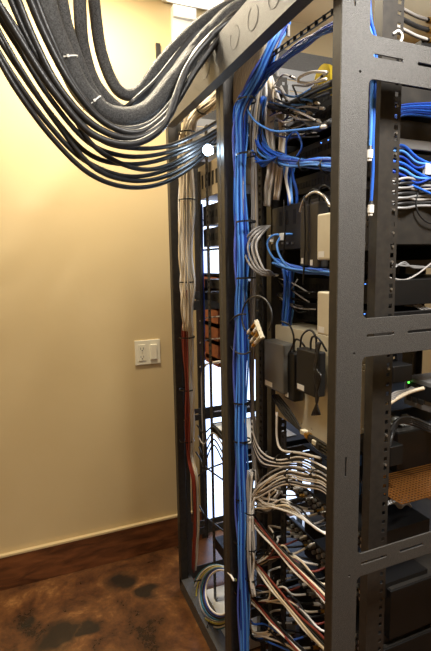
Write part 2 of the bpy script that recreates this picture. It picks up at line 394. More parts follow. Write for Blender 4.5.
# ------------------------------------------------------------------ overhead black cables
def YP(lst): return [AY(x, y, Y) for (x, y, Y) in lst]
thick = [
 ([(38,-30,1.16),(50,20,1.18),(66,60,1.2),(84,94,1.22),(112,116,1.25),(146,112,1.28),(176,78,1.31),(204,44,1.33),(232,14,1.30),(262,6,1.34),(276,26,1.38)], .026, 'thickest braided black cable bundle sagging from above onto the gutter'),
 ([(80,-30,1.3),(80,10,1.3),(84,50,1.32),(98,88,1.33),(128,112,1.34),(160,92,1.34),(186,58,1.33),(214,26,1.32),(244,6,1.34),(266,18,1.4)], .0165, 'braided black cable bundle hanging between the thickest bundle and the innermost one'),
 ([(92,-30,1.36),(95,10,1.37),(102,55,1.38),(118,90,1.38),(138,92,1.38),(160,64,1.38),(184,38,1.37),(214,14,1.36),(246,2,1.38),(272,18,1.42)], .0165, 'innermost braided black cable bundle making the tightest bend'),
 ([(58,-30,1.22),(66,20,1.24),(80,64,1.25),(96,96,1.27),(124,124,1.28),(158,108,1.3),(186,72,1.32),(212,40,1.3),(240,12,1.28),(268,14,1.34)], .014, 'slim braided black bundle lying against the thickest bundle'),
]
for pts, r, lb in thick:
    o = cable('cable_bundle', YP(pts), r, 'sleeve', lb, 'cable bundle', None, per=8, n=16)
mid = [
 [(10,-20,1.1),(34,40,1.12),(62,92,1.14),(98,128,1.17),(136,138,1.2),(168,118,1.22),(182,82,1.24),(198,50,1.26),(232,20,1.24),(262,18,1.3)],
 [(22,-20,1.12),(44,34,1.14),(72,86,1.16),(104,122,1.19),(140,132,1.21),(172,108,1.24),(196,70,1.25),(222,36,1.24),(250,8,1.26),(272,22,1.34)],
 [(28,-20,1.13),(50,36,1.15),(76,88,1.18),(110,126,1.2),(150,124,1.23),(180,92,1.26),(206,56,1.26),(232,24,1.24),(258,6,1.28),(278,30,1.36)],
 [(-10,-10,1.08),(20,40,1.1),(54,92,1.12),(92,134,1.15),(132,144,1.18),(162,128,1.21),(174,100,1.23),(188,66,1.25),(214,34,1.25),(244,10,1.28),(268,24,1.36)],
]
for pts in mid: cable('power_cable', YP(pts), .0085, 'rubber', 'thick black cable looping up over the gutter in front of the braided bundles', 'cable', 'black cables looping over the gutter', per=8, n=10)
# strands fanned over the gutter
for i in range(18):
    f = i/17+.0*i
    pts = [(112+18*f, 118-14*f, 1.30), (150+6*f, 104-24*f, 1.33), (172+8*f, 74-24*f, 1.35), (194+6*f, 48-20*f, 1.36), (216+6*f, 28-16*f, 1.345), (246+4*f, 8-6*f, 1.35), (262+14*f, 10+3*f, 1.40), (272+14*f, 26+6*f, 1.44)]
    cable('power_cable', YP(pts), .0062, 'rubber', 'slim black cable fanned out over the top of the gutter', 'cable', 'slim black cables fanned over the gutter', per=6, n=8)
thin = [
 [(-12,0,1.1),(16,44,1.12),(50,98,1.16),(88,142,1.2),(124,156,1.26),(160,154,1.33),(196,142,1.4),(226,124,1.46)],
 [(-12,20,1.1),(14,62,1.12),(48,110,1.16),(86,152,1.2),(122,164,1.26),(160,160,1.33),(198,144,1.4),(226,130,1.46)],
 [(-12,-14,1.1),(24,40,1.12),(60,96,1.16),(98,138,1.2),(132,148,1.26),(168,146,1.33),(200,132,1.4),(226,116,1.46)],
 [(-12,34,1.1),(16,80,1.12),(50,126,1.16),(84,160,1.2),(124,176,1.26),(160,172,1.33),(196,154,1.4),(216,138,1.46)],
 [(-12,12,1.1),(20,68,1.12),(56,122,1.16),(92,166,1.2),(126,180,1.26),(160,178,1.33),(192,162,1.4),(218,138,1.46)],
 [(-12,40,1.1),(18,92,1.12),(54,140,1.16),(90,174,1.2),(126,187,1.26),(160,184,1.33),(190,168,1.4),(216,144,1.46)],
 [(2,-20,1.1),(30,44,1.12),(62,96,1.16),(94,146,1.2),(134,168,1.26),(166,166,1.33),(198,148,1.4),(224,128,1.46)],
]
for pts in thin: cable('power_cable', YP(pts), .0062, 'rubber', 'thin black cable sagging low across the wall into the far rack', 'cable', 'thin black cables sagging into the far rack', per=8, n=8)
for (px, py, Y, r, dx, lb) in ((66, 58, 1.2, .027, (.25, .2, -.9), 'white tie round the thickest braided bundle at its upper left'), (92, 103, 1.23, .027, (.6, .1, -.7), 'white tie round the thickest braided bundle near its lowest point')):
    tie(AY(px, py, Y), dx, r, lb, None, w=.003, mt='label')

# ------------------------------------------------------------------ trunks of blue and white cable
def XP(lst): return [AX(*p) for p in lst]
pL = {'blue': 'bright blue network cable in the trunk beside the middle post', 'blue2': 'light blue network cable in the trunk beside the middle post', 'blue3': 'deep blue network cable in the trunk beside the middle post', 'violet': 'violet blue network cable in the trunk beside the middle post', 'grey': 'grey network cable running up the blue trunk'}
pG = {k: v+'s' for k, v in dict(blue='bright blue trunk cable', blue2='light blue trunk cable', blue3='deep blue trunk cable', violet='violet blue trunk cable', grey='grey trunk cable').items()}
tr = XP([(286,20,.66),(274,44,.63),(260,74,.61),(242,110,.595),(240,150,.595),(241,220,.595),(242,280,.595),(241,340,.595),(241,420,.595),(242,500,.595),(243,560,.595),(244,620,.595),(246,700,.595)])
bundle('network_cable', tr, .0031, ['blue','blue2','blue','blue2','violet','blue3','blue2','blue','blue2','grey','blue3','blue'], pL, pG, cnt=30, spreads=[.010,.016,.019,.020,.017,.0185,.0185,.019,.02,.019,.017,.016,.016], twist=.5)
gp = XP([(280,26,.68),(268,60,.66),(258,90,.645),(253,130,.64),(254,190,.64),(254,260,.64),(252,320,.64),(252,400,.64),(254,450,.64),(256,480,.64)])
bundle('network_cable', gp, .003, ['grey','cream','grey','grey'], {'grey': 'grey cable just right of the blue trunk', 'cream': 'cream cable just right of the blue trunk'}, {'grey': 'grey cables beside the blue trunk', 'cream': 'cream cables beside the blue trunk'}, cnt=7, spreads=[.02,.018,.014,.011,.01,.01,.009,.008,.008,.012])
for i, y in enumerate((101, 155, 222, 278, 402, 440, 497, 540, 590)):
    tie(AX(246 if y < 300 else 242, y, .60), (0, .03, 1), .030 if y < 300 else .024, 'black tie cinched round the blue trunk beside the middle post', 'black ties up the blue trunk', rb=.027, w=.005)
# cream cables fanned behind the gutter
for i in range(9):
    f = i/8
    cable('speaker_cable', XP([(246+24*f,44-18*f,.61),(240+24*f,58-10*f,.605),(234+18*f,84-4*f,.60),(236+8*f,112,.598),(240+3*f,160,.612)]), .0046, 'cream', 'cream cable fanned out behind the gutter above the blue trunk', 'cable', 'cream cables fanned behind the gutter')
# grey cable ends over the gutter
for i in range(7):
    cable('coaxial_cable', XP([(252+i*2,26-i,.70),(266+i*1.5,24-i,.69),(280+i,30-i*1.2,.67),(289,36-i*1.6,.66)]), .0035, 'grey', 'cut grey cable end sticking out beyond the gutter', 'cable', 'cut grey cable ends by the gutter')
# white trunk deeper in near rack
bundle('speaker_cable', XP([(266,40,.685),(268,80,.685),(270,120,.685),(272,160,.685),(269,190,.685),(267,206,.685)]), .0055, ['white'], 'thick white cable hanging in the near rack behind the blue trunk', 'thick white cables behind the blue trunk', cnt=4, spreads=[.012]*6)
bundle('speaker_cable', XP([(262,60,.69),(274,90,.69),(282,120,.69),(281,160,.69),(276,200,.69)]), .0045, ['cream','white'], {'cream': 'thick cream cable in the near rack right of the white ones', 'white': 'thick white cable in the near rack right of the main white ones'}, {'cream': 'thick cream cables in near rack', 'white': 'white cables right of the main ones'}, cnt=3, spreads=[.008]*5)
# rising tray from the trunk to upper right with blue cables
bundle('network_cable', XP([(262,76,.62),(280,62,.63),(300,46,.64),(318,34,.64),(336,24,.64),(352,10,.64)]), .0030, ['blue','violet','blue3','blue'], {'blue': 'bright blue cable running up under the slotted arm', 'violet': 'violet blue cable running up under the slotted arm', 'blue3': 'deep blue cable running up under the slotted arm'}, {'blue': 'bright blue arm cables', 'violet': 'violet arm cables', 'blue3': 'deep blue arm cables'}, cnt=8, spreads=[.012,.009,.009,.008,.008,.008])
bm = bmesh.new(); pa, pb = AX(262, 64, .625), AX(345, 6, .625)
for k in range(12):
    a = pa.lerp(pb, k/12); b = pa.lerp(pb, (k+.62)/12)
    for dz in (0, .010): tube(bm, [a+Vector((0,0,dz)), pa.lerp(pb, (k+1)/12)+Vector((0,0,dz))], .0022, 4)
    tube(bm, [b, b+Vector((0,0,.010))], .005, 4)
tag(fin(bm, 'slotted_arm', 'plastic'), 'black slotted arm slanting up right above the near rack cables', 'bracket')
# vertical blue drops behind the blue row
bundle('network_cable', XP([(262,96,.66),(258,120,.66),(262,145,.66),(276,158,.66),(296,163,.66),(318,163,.66),(345,166,.66)]), .003, ['blue','blue2','blue3','blue'], {k: n_+' blue cable crossing below the top switch in the near rack' for k, n_ in dict(blue='bright', blue2='light', blue3='deep').items()}, {k: n_+' blue crossing cables' for k, n_ in dict(blue='bright', blue2='light', blue3='deep').items()}, cnt=14, spreads=[.016,.016,.015,.013,.011,.012,.012])
for i in range(5):
    cable('network_cable', XP([(252+i,150+3*i,.63),(262+i*2,166-i*1.5,.64),(272+2*i,160-i,.65),(290,158+i,.65)]), .0028, 'blue', 'bright blue cable curving from the trunk into the crossing row', 'cable', 'blue cables curving from the trunk')
for (px, py) in ((282, 161), (304, 164), (326, 166)): tie(AX(px, py, .66), (0, -1, .05), .016, 'black tie round the crossing row of blue cables', 'black ties on the crossing row', w=.005)
cable('network_cable', XP([(246,108,.60),(256,122,.62),(274,131,.64),(296,130,.65),(322,127,.66)]), .003, 'blue2', 'single light blue cable dipping right below the trunk top', 'cable', plug=('connector', 'label', .012, .005))
cable('network_cable', XP([(286,160,.67),(287,140,.67),(296,132,.67),(302,146,.67),(296,158,.67)]), .0026, 'blue', 'bright blue cable looped in a small ring above the crossing row', 'cable')
bundle('network_cable', XP([(291,160,.70),(289,180,.70),(291,205,.70)]), .0042, ['blue','blue2','white','blue'], {'blue': 'bright blue cable dropping behind the crossing row', 'blue2': 'light blue cable dropping behind the crossing row', 'white': 'white cable dropping among the blue ones'}, {'blue': 'bright blue short drops', 'blue2': 'light blue short drops', 'white': 'white short drops'}, cnt=6, spreads=[.02,.018,.018])
bundle('network_cable', XP([(288,268,.72),(289,300,.72),(287,340,.72),(288,380,.73),(280,410,.74)]), .0036, ['blue','blue3','blue2','blue'], {'blue': 'bright blue cable hanging below the second blue row', 'blue3': 'deep blue cable hanging below the second blue row', 'blue2': 'light blue cable hanging below the second blue row'}, {'blue': 'bright blue hanging cables', 'blue3': 'deep blue hanging cables', 'blue2': 'light blue hanging cables'}, cnt=8, spreads=[.022,.016,.014,.012,.012])
bundle('network_cable', XP([(276,262,.66),(290,268,.66),(306,271,.66),(326,273,.66),(345,276,.66)]), .0032, ['blue','blue2','blue'], {'blue': 'bright blue cable in the second row above the adapters', 'blue2': 'light blue cable in the second row above the adapters'}, {'blue': 'bright blue second row cables', 'blue2': 'light blue second row cables'}, cnt=7, spreads=[.012,.01,.009,.009,.009])

# ------------------------------------------------------------------ gear in the near rack
YG0, YG1 = .84, 1.235
def gear(name, label, cat, z0, z1, xb, xf=1.2, y0=YG0, y1=YG1, ports=0, mt='gear', pz=.5, pw=.012, leds=0, label_plate=False, top=None, vents=0):
    t = empty(name, ((xb+xf)/2, (y0+y1)/2, z0), label, cat); k = []
    k.append(box('chassis', mt, xb, xf, y0, y1, z0, z1, bevel=.0015, seg=1))
    h = z1-z0; me = None
    for i in range(ports):
        Y = y0+.03+(y1-y0-.06)*(i+.5)/ports
        if me is None:
            o = box('port', 'portdark', -.001, .003, -pw/2, pw/2, -h*.16, h*.16); me = o.data
        else: o = link('port', me, None)
        o.location = (xb-.0005, Y, z0+h*pz); o.parent = k[0]
    for i in range(leds):
        box('indicator', 'blueled' if i % 3 else 'green', xb-.002, xb, y0+.05+i*.03, y0+.052+i*.03, z0+h*.8, z0+h*.8+.002, k[0])
    if label_plate:
        k.append(tag(box('label_plate', 'label', xb-.0012, xb, y1-.2, y1-.17, z0+h*.6, z0+h*.78), 'small white label'))
    if vents:
        bm = bmesh.new()
        for i in range(vents):
            Y = y0+.02+(y1-y0-.04)*i/vents; bx(bm, xb-.001, xb+.001, Y, Y+(y1-y0)*.45/vents, z0+h*.3, z0+h*.7)
        fin(bm, 'vent_slots', 'portdark', k[0])
    adopt(t, *k); return t
gear('amplifier', 'black half-depth amplifier at the top of the near rack with thick black leads', 'amplifier', 1.87, 1.93, .80, y0=.9, vents=20)
gear('network_switch', 'grey network switch just below the top amplifier, uppermost with a port row', 'network switch', 1.79, 1.83, .72, ports=20, mt='gear2', leds=4)
gear('network_switch', 'dark network switch right above the crossing row of blue cables', 'network switch', 1.715, 1.76, .73, ports=24, mt='gear2', leds=6)
gear('patch_bay', 'black patch panel behind the crossing row of blue cables', 'patch panel', 1.64, 1.69, .75, ports=24)
gear('disk_recorder', 'dark rack device with pale label and sockets beside the grey cable loops', 'recorder', zx(280,250,.695), zx(280,207,.695), .695, ports=9, mt='gear2', label_plate=True, pw=.012, pz=.72)
for i in range(6):
    q_ = AX(268+i*5, 243, .694); tag(box('terminal_screw', 'silver', q_.x-.004, q_.x, q_.y-.003, q_.y+.003, q_.z-.003, q_.z+.003), 'tiny silver screw along the lower edge of the disk recorder', 'screw', 'screws on the disk recorder')
tag(box('blank_panel', 'gear', .76, .77, YG0, YG1, 1.585, 1.635), 'plain black blank panel above the disk recorder', 'panel')
gear('rack_server', 'black server with vent slots just below the second blue cable row', 'server', 1.345, 1.405, .78, vents=24, leds=3)
gear('rack_server', 'black server sandwiched between the second row and beige plate', 'server', 1.275, 1.33, .78, xf=.93, vents=18, leds=2)
gear('rack_server', 'thin black server behind the beige mounting plate', 'server', 1.16, 1.2, .80, xf=.86, vents=16)
gear('rack_server', 'black server directly beneath the beige mounting plate', 'server', .95, 1.0, .80, xf=.84, y1=1.1, vents=16)

# power adapters on tan plate
zt = zx(300, 330, .70); zb_ = zx(300, 428, .70)
def adapter(name, label, mt, pxl, pxr, pt, pb, X, d=.032, lead=True):
    a = AX(pxl, pt, X); b = AX(pxr, pb, X); y0, y1 = min(a.y, b.y), max(a.y, b.y)
    t = empty(name, (X, (y0+y1)/2, b.z), label, 'power adapter')
    zt_ = (AX(pxl, pt, X).z+AX(pxr, pt, X).z)/2; zb2 = (AX(pxl, pb, X).z+AX(pxr, pb, X).z)/2
    k = [box('body', mt, X, X+d, y0, y1, zb2, zt_, bevel=.005, seg=3)]
    box('rating_label', 'label', X-.0008, X+.001, y0+(y1-y0)*.55, y1-.008, zb2+.006, zb2+.02, k[0])
    if lead:
        c = Vector((X+d/2, (y0+y1)/2, zt_)); e = c+Vector((.0, .0, .045))
        bm = bmesh.new(); tube(bm, catmull([c-Vector((0,0,.004)), c+Vector((0,0,.02)), c+Vector((0,-.01,.035)), c+Vector((.005,-.03,.03)), c+Vector((.02,-.04,.0))], 5), .0028, 6); k.append(fin(bm, 'lead', 'plastic', smooth=True))
    adopt(t, *k)
t = empty('mounting_plate', (.70, 1.0, zb_), 'beige metal mounting plate carrying the power adapters in the near rack', 'plate')
a, b = AX(276, 330, .70), AX(344, 330, .70)
pk = [plate('panel', 'beige', (b.y, a.y, zb_, zt, .006), [(a.y-.05-i*.05, a.y-.042-i*.05, zb_+.012, zb_+.02, .004) for i in range(4)], 'X', .70, .003)]
pk.append(box('folded_lip', 'beige', .70, .80, b.y, a.y, zt-.003, zt, bevel=.001))
adopt(t, *pk)
adapter('power_adapter', 'grey rounded power adapter, leftmost on the beige plate', 'pgrey', 264, 283, 342, 390, .645, .04, lead=False)
adapter('power_adapter', 'slim black adapter between the grey adapter and wide black one', 'gear', 284, 294, 352, 400, .66)
adapter('power_adapter', 'wide black adapter right of the slim one on the beige plate', 'gear', 296, 315, 350, 394, .65)
adapter('power_adapter', 'tall dark brown adapter standing beside the disk recorder', 'gear2', 300, 308, 205, 266, .655, .03)
adapter('power_adapter', 'tall dark brown adapter between its twin and the cream adapter', 'gear2', 309, 318, 202, 268, .655, .03)
adapter('power_adapter', 'upper bright cream adapter tucked behind the near post', 'beige', 317, 334, 213, 260, .64, .028, lead=False)
adapter('power_adapter', 'lower bright cream adapter tucked behind the near post', 'beige', 317, 334, 292, 336, .64, .028, lead=False)
for i in range(5):
    cable('power_cable', XP([(316+i*1.2,342,.65),(318-i,356+3*i,.645),(315+i*1.5,376,.64),(318-i*.5,398,.645),(312+2*i,415,.65)]), .0028, 'plastic', 'bunched black lead hanging right of the wide black adapter', 'cable', 'bunched black leads by the wide adapter')
cable('power_cable', XP([(300,350,.66),(302,336,.655),(310,330,.65),(316,338,.65),(316,352,.65)]), .0026, 'plastic', 'thin black lead arching from the wide black adapter', 'cable')
cable('power_cable', XP([(290,352,.66),(294,340,.655),(290,326,.65),(281,321,.64)]), .0026, 'plastic', 'thin black lead arching from the slim black adapter', 'cable')
for (px, y0_, y1_) in ((304, 196, 285), (284, 200, 258)):
    cable('power_cable', XP([(px,y0_,.65),(px+1,(y0_+y1_)/2,.648),(px-1,y1_,.65)]), .0022, 'plastic', 'thin black lead hanging in front of the '+('tall brown adapters' if px == 304 else 'disk recorder'), 'cable')
cable('power_cable', XP([(300,212,.66),(304,200,.655),(314,192,.65),(324,196,.65),(330,206,.65)]), .004, 'silver', 'grey lead looping over the tall brown adapters', 'cable')

# coax splitter cluster with two black loops
cx = AX(255, 334, .58)
t = empty('splitter', cx, 'small gold and silver splitter block dangling in black cable loops', 'splitter')
ks = []
rot = Matrix.Rotation(R(35), 4, 'X')
def rbox(nm, mt, x0, x1, y0, y1, z0, z1, bv=.001):
    bm = bmesh.new(); bx(bm, x0, x1, y0, y1, z0, z1); bmesh.ops.transform(bm, matrix=Matrix.Translation(cx) @ rot @ Matrix.Scale(1.5, 4), verts=bm.verts[:]); ks.append(fin(bm, nm, mt, bevel=bv, seg=1))
D_ = Vector((.1, -.72, .58)).normalized(); S_ = Vector((0, -.62, -.74)).normalized()
for i in range(4):
    b0 = cx-D_*.034+S_*(.0145*(i-1.5)); q = 0
    for nm, mt_, L_, r_ in (('tip', 'silver', .008, .003), ('boot', ['label','plastic','label','gold'][i], .014, .0055), ('plug', ['plastic','gold','silver','label'][i], .014, .0052), ('terminal', ['gold','label','gold','beige'][i], .016, .006), ('ferrule', ['label','silver','plastic','silver'][i], .012, .005)):
        bm = bmesh.new(); cyl(bm, b0+D_*q, D_*L_, r_, n=10); ks.append(fin(bm, nm, mt_)); q += L_
bm = bmesh.new(); bb = cx+D_*.026
tube(bm, [bb-S_*.028, bb+S_*.03], .0075, 4); ks.append(fin(bm, 'splitter_body', 'beige', bevel=.001, seg=1))
adopt(t, *ks)
def loop(cxp, cyp, ax_, ay_, X, a0, a1, label):
    cable('coaxial_cable', [AX(cxp+ax_*math.cos(R(a)), cyp+ay_*math.sin(R(a)), X) for a in range(a0, a1+1, 20)], .0026, 'rubber', label, per=3)
loop(243, 334, 16, 20, .575, 60, 290, 'black coaxial loop passing in front of the middle post')
loop(257, 317, 15, 21, .58, 140, 400, 'black coaxial loop standing above the splitter block')
# grey loops from recorder
for i in range(4):
    cable('coaxial_cable', XP([(270,226,.69),(255+i*2,229+i*2,.62),(244+i*4,244+i,.60),(248+i*5,262+i*2,.60),(260+i*3,274-i,.62),(274,275,.66)]), .0034, 'grey', 'grey coaxial cable curving out of the disk recorder', 'cable', 'grey coaxial loops at the recorder', plug=('connector', 'silver', .01, .004))
for i in range(2):
    cable('network_cable', XP([(286+i*8,236-i*2,.70),(274+i*9,235,.67),(267+i*10,243+i,.655),(272+i*8,256,.65),(284+i*4,266,.655),(302,270,.66)]), .0033, 'blue2', 'light blue cable with white boot arching from the disk recorder', 'cable', 'light blue cables from the disk recorder')
for (px, py) in ((271, 238), (282, 236)): box_ = AX(px, py, .668); tag(box('cable_boot', 'label', box_.x-.006, box_.x+.006, box_.y-.006, box_.y+.006, box_.z-.012, box_.z+.008, bevel=.002), 'white boot on a light blue cable at the recorder', 'connector', 'white boots at the recorder')
# top: yellow reel, white loop, thick black leads
t = empty('yellow_reel', AX(322, 80, .72), 'yellow plastic reel high in the near rack behind the near post', 'reel')
p = AX(322, 79, .72); bm = bmesh.new(); cyl(bm, p-Vector((.0,0,0)), (.012,0,0), .034, n=24); o1 = fin(bm, 'flange', 'yellow'); bm = bmesh.new(); cyl(bm, p+Vector((.012,0,0)), (.03,0,0), .018, n=16); o2 = fin(bm, 'hub', 'yellow'); bm = bmesh.new(); cyl(bm, p+Vector((.042,0,0)), (.012,0,0), .034, n=24); o3 = fin(bm, 'flange', 'yellow'); adopt(t, o1, o2, o3)
cable('coaxial_cable', XP([(326,72,.66),(312,72,.66),(300,77,.66),(299,82,.66),(310,83,.66),(326,79,.66)]), .0035, 'white', 'white cable bent in a hairpin loop before the yellow reel', 'cable')
cable('power_cable', XP([(262,104,.68),(278,108,.68),(294,102,.675),(312,92,.67),(334,82,.66)]), .007, 'rubber', 'thick black cable slanting up right past the yellow reel', 'cable', 'thick black cables past the yellow reel')
cable('power_cable', XP([(262,108,.69),(282,112,.69),(298,107,.685),(314,98,.68),(334,90,.67)]), .006, 'rubber', 'thick black cable slanting up right past the yellow reel', 'cable', 'thick black cables past the yellow reel')
cable('power_cable', XP([(300,106,.68),(306,120,.68),(318,128,.675),(332,122,.67)]), .010, 'rubber', 'thick black cable drooping below the yellow reel', 'cable')
cable('power_cable', XP([(277,70,.74),(280,86,.74),(290,102,.74),(306,112,.74)]), .006, 'grey', 'grey cable bending down left of the yellow reel', 'cable')
# perforated bracket
o = plate('perforated_bracket', 'alum', (AX(289,100,.78).y, AX(277,100,.78).y, zx(283,118,.78), zx(283,88,.78), .001), [(AX(288,100,.78).y+.004+i*.012, AX(288,100,.78).y+.008+i*.012, zx(283,116,.78)+j*.014, zx(283,116,.78)+j*.014+.004, .002) for i in range(2) for j in range(5)], 'X', .78, .002)
tag(o, 'small perforated metal bracket beside the white cables, upper near rack', 'bracket')

# more messy small leads in the rear opening
rnd = random.Random(11)
for i in range(16):
    a = (rnd.uniform(262, 300), rnd.uniform(112, 150), .70); b = (a[0]+rnd.uniform(12, 40), a[1]+rnd.uniform(-14, 14), .70); mth = ((a[0]+b[0])/2, (a[1]+b[1])/2+rnd.uniform(-6, 9), .68)
    mt = rnd.choice(['plastic', 'grey', 'rubber', 'blue3'])
    nm = dict(plastic='black', grey='grey', rubber='charcoal', blue3='deep blue')[mt]
    cable('patch_cable', XP([a, mth, b]), .0022, mt, 'short '+nm+' patch lead before the top switches of the near rack', 'cable', nm+' patch leads at the top switches', per=5, n=5)
for i in range(14):
    a = (rnd.uniform(268, 290), rnd.uniform(272, 300), .74); b = (a[0]+rnd.uniform(14, 40), a[1]+rnd.uniform(-6, 22), .74); mth = ((a[0]+b[0])/2, (a[1]+b[1])/2+rnd.uniform(-6, 9), .72)
    mt = rnd.choice(['plastic', 'grey', 'rubber', 'plastic'])
    nm = dict(plastic='black', grey='grey', rubber='charcoal')[mt]
    cable('patch_cable', XP([a, mth, b]), .0022, mt, 'short '+nm+' lead tangled under the second blue row', 'cable', nm+' leads under the second blue row', per=5, n=5)
for i in range(16):
    a = (rnd.uniform(262, 296), rnd.uniform(84, 120), .69); b = (a[0]+rnd.uniform(14, 44), a[1]+rnd.uniform(-10, 16), .68); mth = ((a[0]+b[0])/2, (a[1]+b[1])/2+rnd.uniform(-8, 12), .665)
    mt = ['grey', 'white', 'plastic', 'blue2'][i % 4]; nm = dict(plastic='black', grey='grey', white='white', blue2='light blue')[mt]
    cable('patch_cable', XP([a, mth, b]), .0026, mt, 'loose '+nm+' lead around the amplifier at the top of the near rack', 'cable', nm+' leads around the top amplifier', per=5, n=5, plug=('connector', 'silver', .010, .004))
# lower adapters' tray and leads around (300,440)
tag(box('blue_light_panel', 'bluelight', .86, .865, 1.02, 1.2, zx(300,455,.86), zx(300,422,.86)), 'blue panel standing in for bluish light below the beige plate', 'panel')  # bluish light from behind the rack, painted as a blue panel
for i in range(4):
    cable('power_cable', XP([(272+2*i,395,.67),(282+3*i,412,.66),(298+2*i,428+2*i,.655),(318,440+3*i,.65),(334,450+3*i,.65)]), .0036, 'plastic', 'black lead slanting down right beneath the beige plate', 'cable', 'black leads beneath the beige plate')
for i in range(5): 
    b = AX(304+i*4, 432+i*3.4, .652); tag(box('power_plug', ['beige','gold','plastic','beige','plastic'][i], b.x-.008, b.x+.008, b.y-.008, b.y+.008, b.z-.006, b.z+.006, bevel=.002), ['cream','brass coloured','black','cream','black'][i]+' plug lying on the leads beneath the beige plate', 'plug', ['cream','brass','black','cream','black'][i]+' plugs beneath beige plate')
# ------------------------------------------------------------------ audio section at the bottom of near rack
rowsz = [zx(312, y, .74) for y in (502, 548, 592, 636)]
for j, z in enumerate(rowsz):
    ords = ['uppermost', 'second from the top', 'third from the top', 'lowest in view'][j]
    t = empty('audio_patch_bay', (.8, 1.03, z-.02), 'black audio patch bay low in the near rack, '+ords, 'patch bay'); k = [box('panel', 'gear', .745, .75, YG0, YG1, z-.022, z+.022, bevel=.001, seg=1), box('chassis', 'gear', .75, .95, YG0+.01, YG1-.15, z-.02, z+.02)]
    me = None
    for i in range(16):
        Y = YG0+.02+i*.0235
        for dz in (-.009, .010):
            if me is None: bm = bmesh.new(); cyl(bm, (0, 0, 0), (-.010, 0, 0), .006, n=10); o = fin(bm, 'jack', 'silver'); me = o.data
            else: o = link('jack', me, None)
            o.location = (.746, Y, z+dz); o.parent = k[0]
    adopt(t, *k)
# white/cream fan-outs; the trunk of audio cable goes down at x~248 px
AM = ['white', 'cream', 'white', 'plastic']
nmw = dict(white='white', cream='cream', plastic='black', red='red', grey='grey', blue='blue')
def fan(y_start, y_row, n, mats, where, X1=.70, x_end=(262, 324), x_in=248, sag=0):
    for i in range(n):
        f = (i+rnd.random()*.5)/n; mt = mats[i % len(mats)]
        xe = x_end[0]+(x_end[1]-x_end[0])*f
        # row point follows the receding row
        z = y_row
        e = Vector((.722, 0, z)); Y = YG1-.02-(YG1-YG0-.06)*f; e = Vector((.722, Y, z+rnd.uniform(-.012, .012)))
        s = AX(x_in+rnd.uniform(-3, 5), y_start+rnd.uniform(-8, 8), .625); s0 = AX(x_in+rnd.uniform(-3, 4), y_start+40+rnd.uniform(-10, 10), .615) if sag <= 0 else AX(x_in+rnd.uniform(-3, 4), y_start-40, .615)
        m1 = Vector((.645, 1.19+rnd.uniform(-.015, .015), s.z*.6+z*.4+rnd.uniform(-.01, .01))); m2 = Vector((.655+rnd.uniform(-.012, .012), (Y+1.14)/2, z+.012+rnd.uniform(-.012, .012))); m3 = Vector((.675, Y+.012, z+rnd.uniform(-.006, .01)))
        pl = ('connector', rnd.choice(['silver', 'silver', 'label', 'plastic', 'gold']), .018, .0052)
        cable('audio_cable', [s0, s, m1, m2, m3, e], .0031, mt, nmw[mt]+' audio cable fanning into '+where, 'cable', nmw[mt]+' audio cables into '+where, per=5, n=6, plug=pl)
ws = ['the uppermost audio patch bay', 'the second audio patch bay', 'the third audio patch bay', 'the lowest audio patch bay']
fan(505, rowsz[0], 12, ['white', 'white', 'cream', 'grey', 'plastic'], ws[0])
fan(560, rowsz[1], 12, ['cream', 'plastic', 'white', 'red', 'plastic'], ws[1], sag=1)
fan(592, rowsz[2], 12, ['white', 'plastic', 'cream', 'plastic', 'red'], ws[2], sag=1)
fan(628, rowsz[3], 10, ['cream', 'plastic', 'white', 'plastic', 'blue'], ws[3], sag=1)
# big white arcs at y 450..490
def arcs(n, ys, ye, y0_, where, mats):
    for i in range(n):
        mt = mats[i % len(mats)]; d = rnd.uniform(-10, 10)
        cable('audio_cable', XP([(250+rnd.uniform(-3,4), 560, .61), (249+rnd.uniform(-3,4), 520, .615), (250+rnd.uniform(-2,4), y0_+rnd.uniform(-5,5), .62), (262+rnd.uniform(-3,3), ys+12+d, .635), (284, ys+d, .645), (306, (ys+ye)/2+d, .65), (322, ye+d, .655), (338, ye+14+d, .66)]), .0028, mt, nmw[mt]+' cable in the '+where, 'cable', nmw[mt]+' cables in the '+where, per=6)
arcs(11, 476, 482, 500, 'broad arc sweeping right from the trunk foot', ['white', 'plastic', 'white', 'grey', 'white', 'plastic', 'cream'])
for i in range(6):
    d = i*2.6
    cable('audio_cable', XP([(252,420+d,.625),(254,436+d,.63),(262,452+d,.64),(278,460+d*.6,.645),(300,457+d,.65),(318,464+d*1.3,.655),(338,476+d*1.3,.66)]), .0028, ['white','plastic'][i%2], ['white','black'][i%2]+' cable in the upper arc below the beige plate', 'cable', ['white','black'][i%2]+' cables in the upper arc')
cable('audio_cable', XP([(277,412,.66),(277,438,.655),(282,450,.65),(300,453,.65),(320,458,.65)]), .0034, 'white', 'single white cable dropping straight then bending into the upper arc', 'cable')
for (px, py) in ((279, 459), (293, 457), (289, 474), (291, 480), (315, 474)): tie(AX(px, py, .648), (0, -1, 0), .012, 'black tie round the white arcs below the beige plate', 'black ties on the white arcs', w=.004)
# white trunk going down x 246-256
bundle('audio_cable', XP([(251,470,.62),(250,500,.615),(250,540,.61),(251,575,.61),(254,594,.615)]), .0036, ['white', 'plastic', 'white', 'grey'], {'plastic': 'black cable in the short trunk right of the blue trunk foot', 'white': 'white cable in the short trunk right of the blue trunk foot', 'cream': 'cream cable in the short trunk right of the blue trunk foot', 'grey': 'grey cable in the short trunk right of the blue trunk foot'}, {'plastic': 'black foot trunk cables', 'white': 'white foot trunk cables', 'cream': 'cream foot trunk cables', 'grey': 'grey foot trunk cables'}, cnt=8, spreads=[.016,.015,.015,.014,.012])
for py in (512, 548, 578): tie(AX(251, py, .612), (0, 0, 1), .018, 'black tie round the short white trunk near the floor', 'black ties on the short white trunk', w=.004)
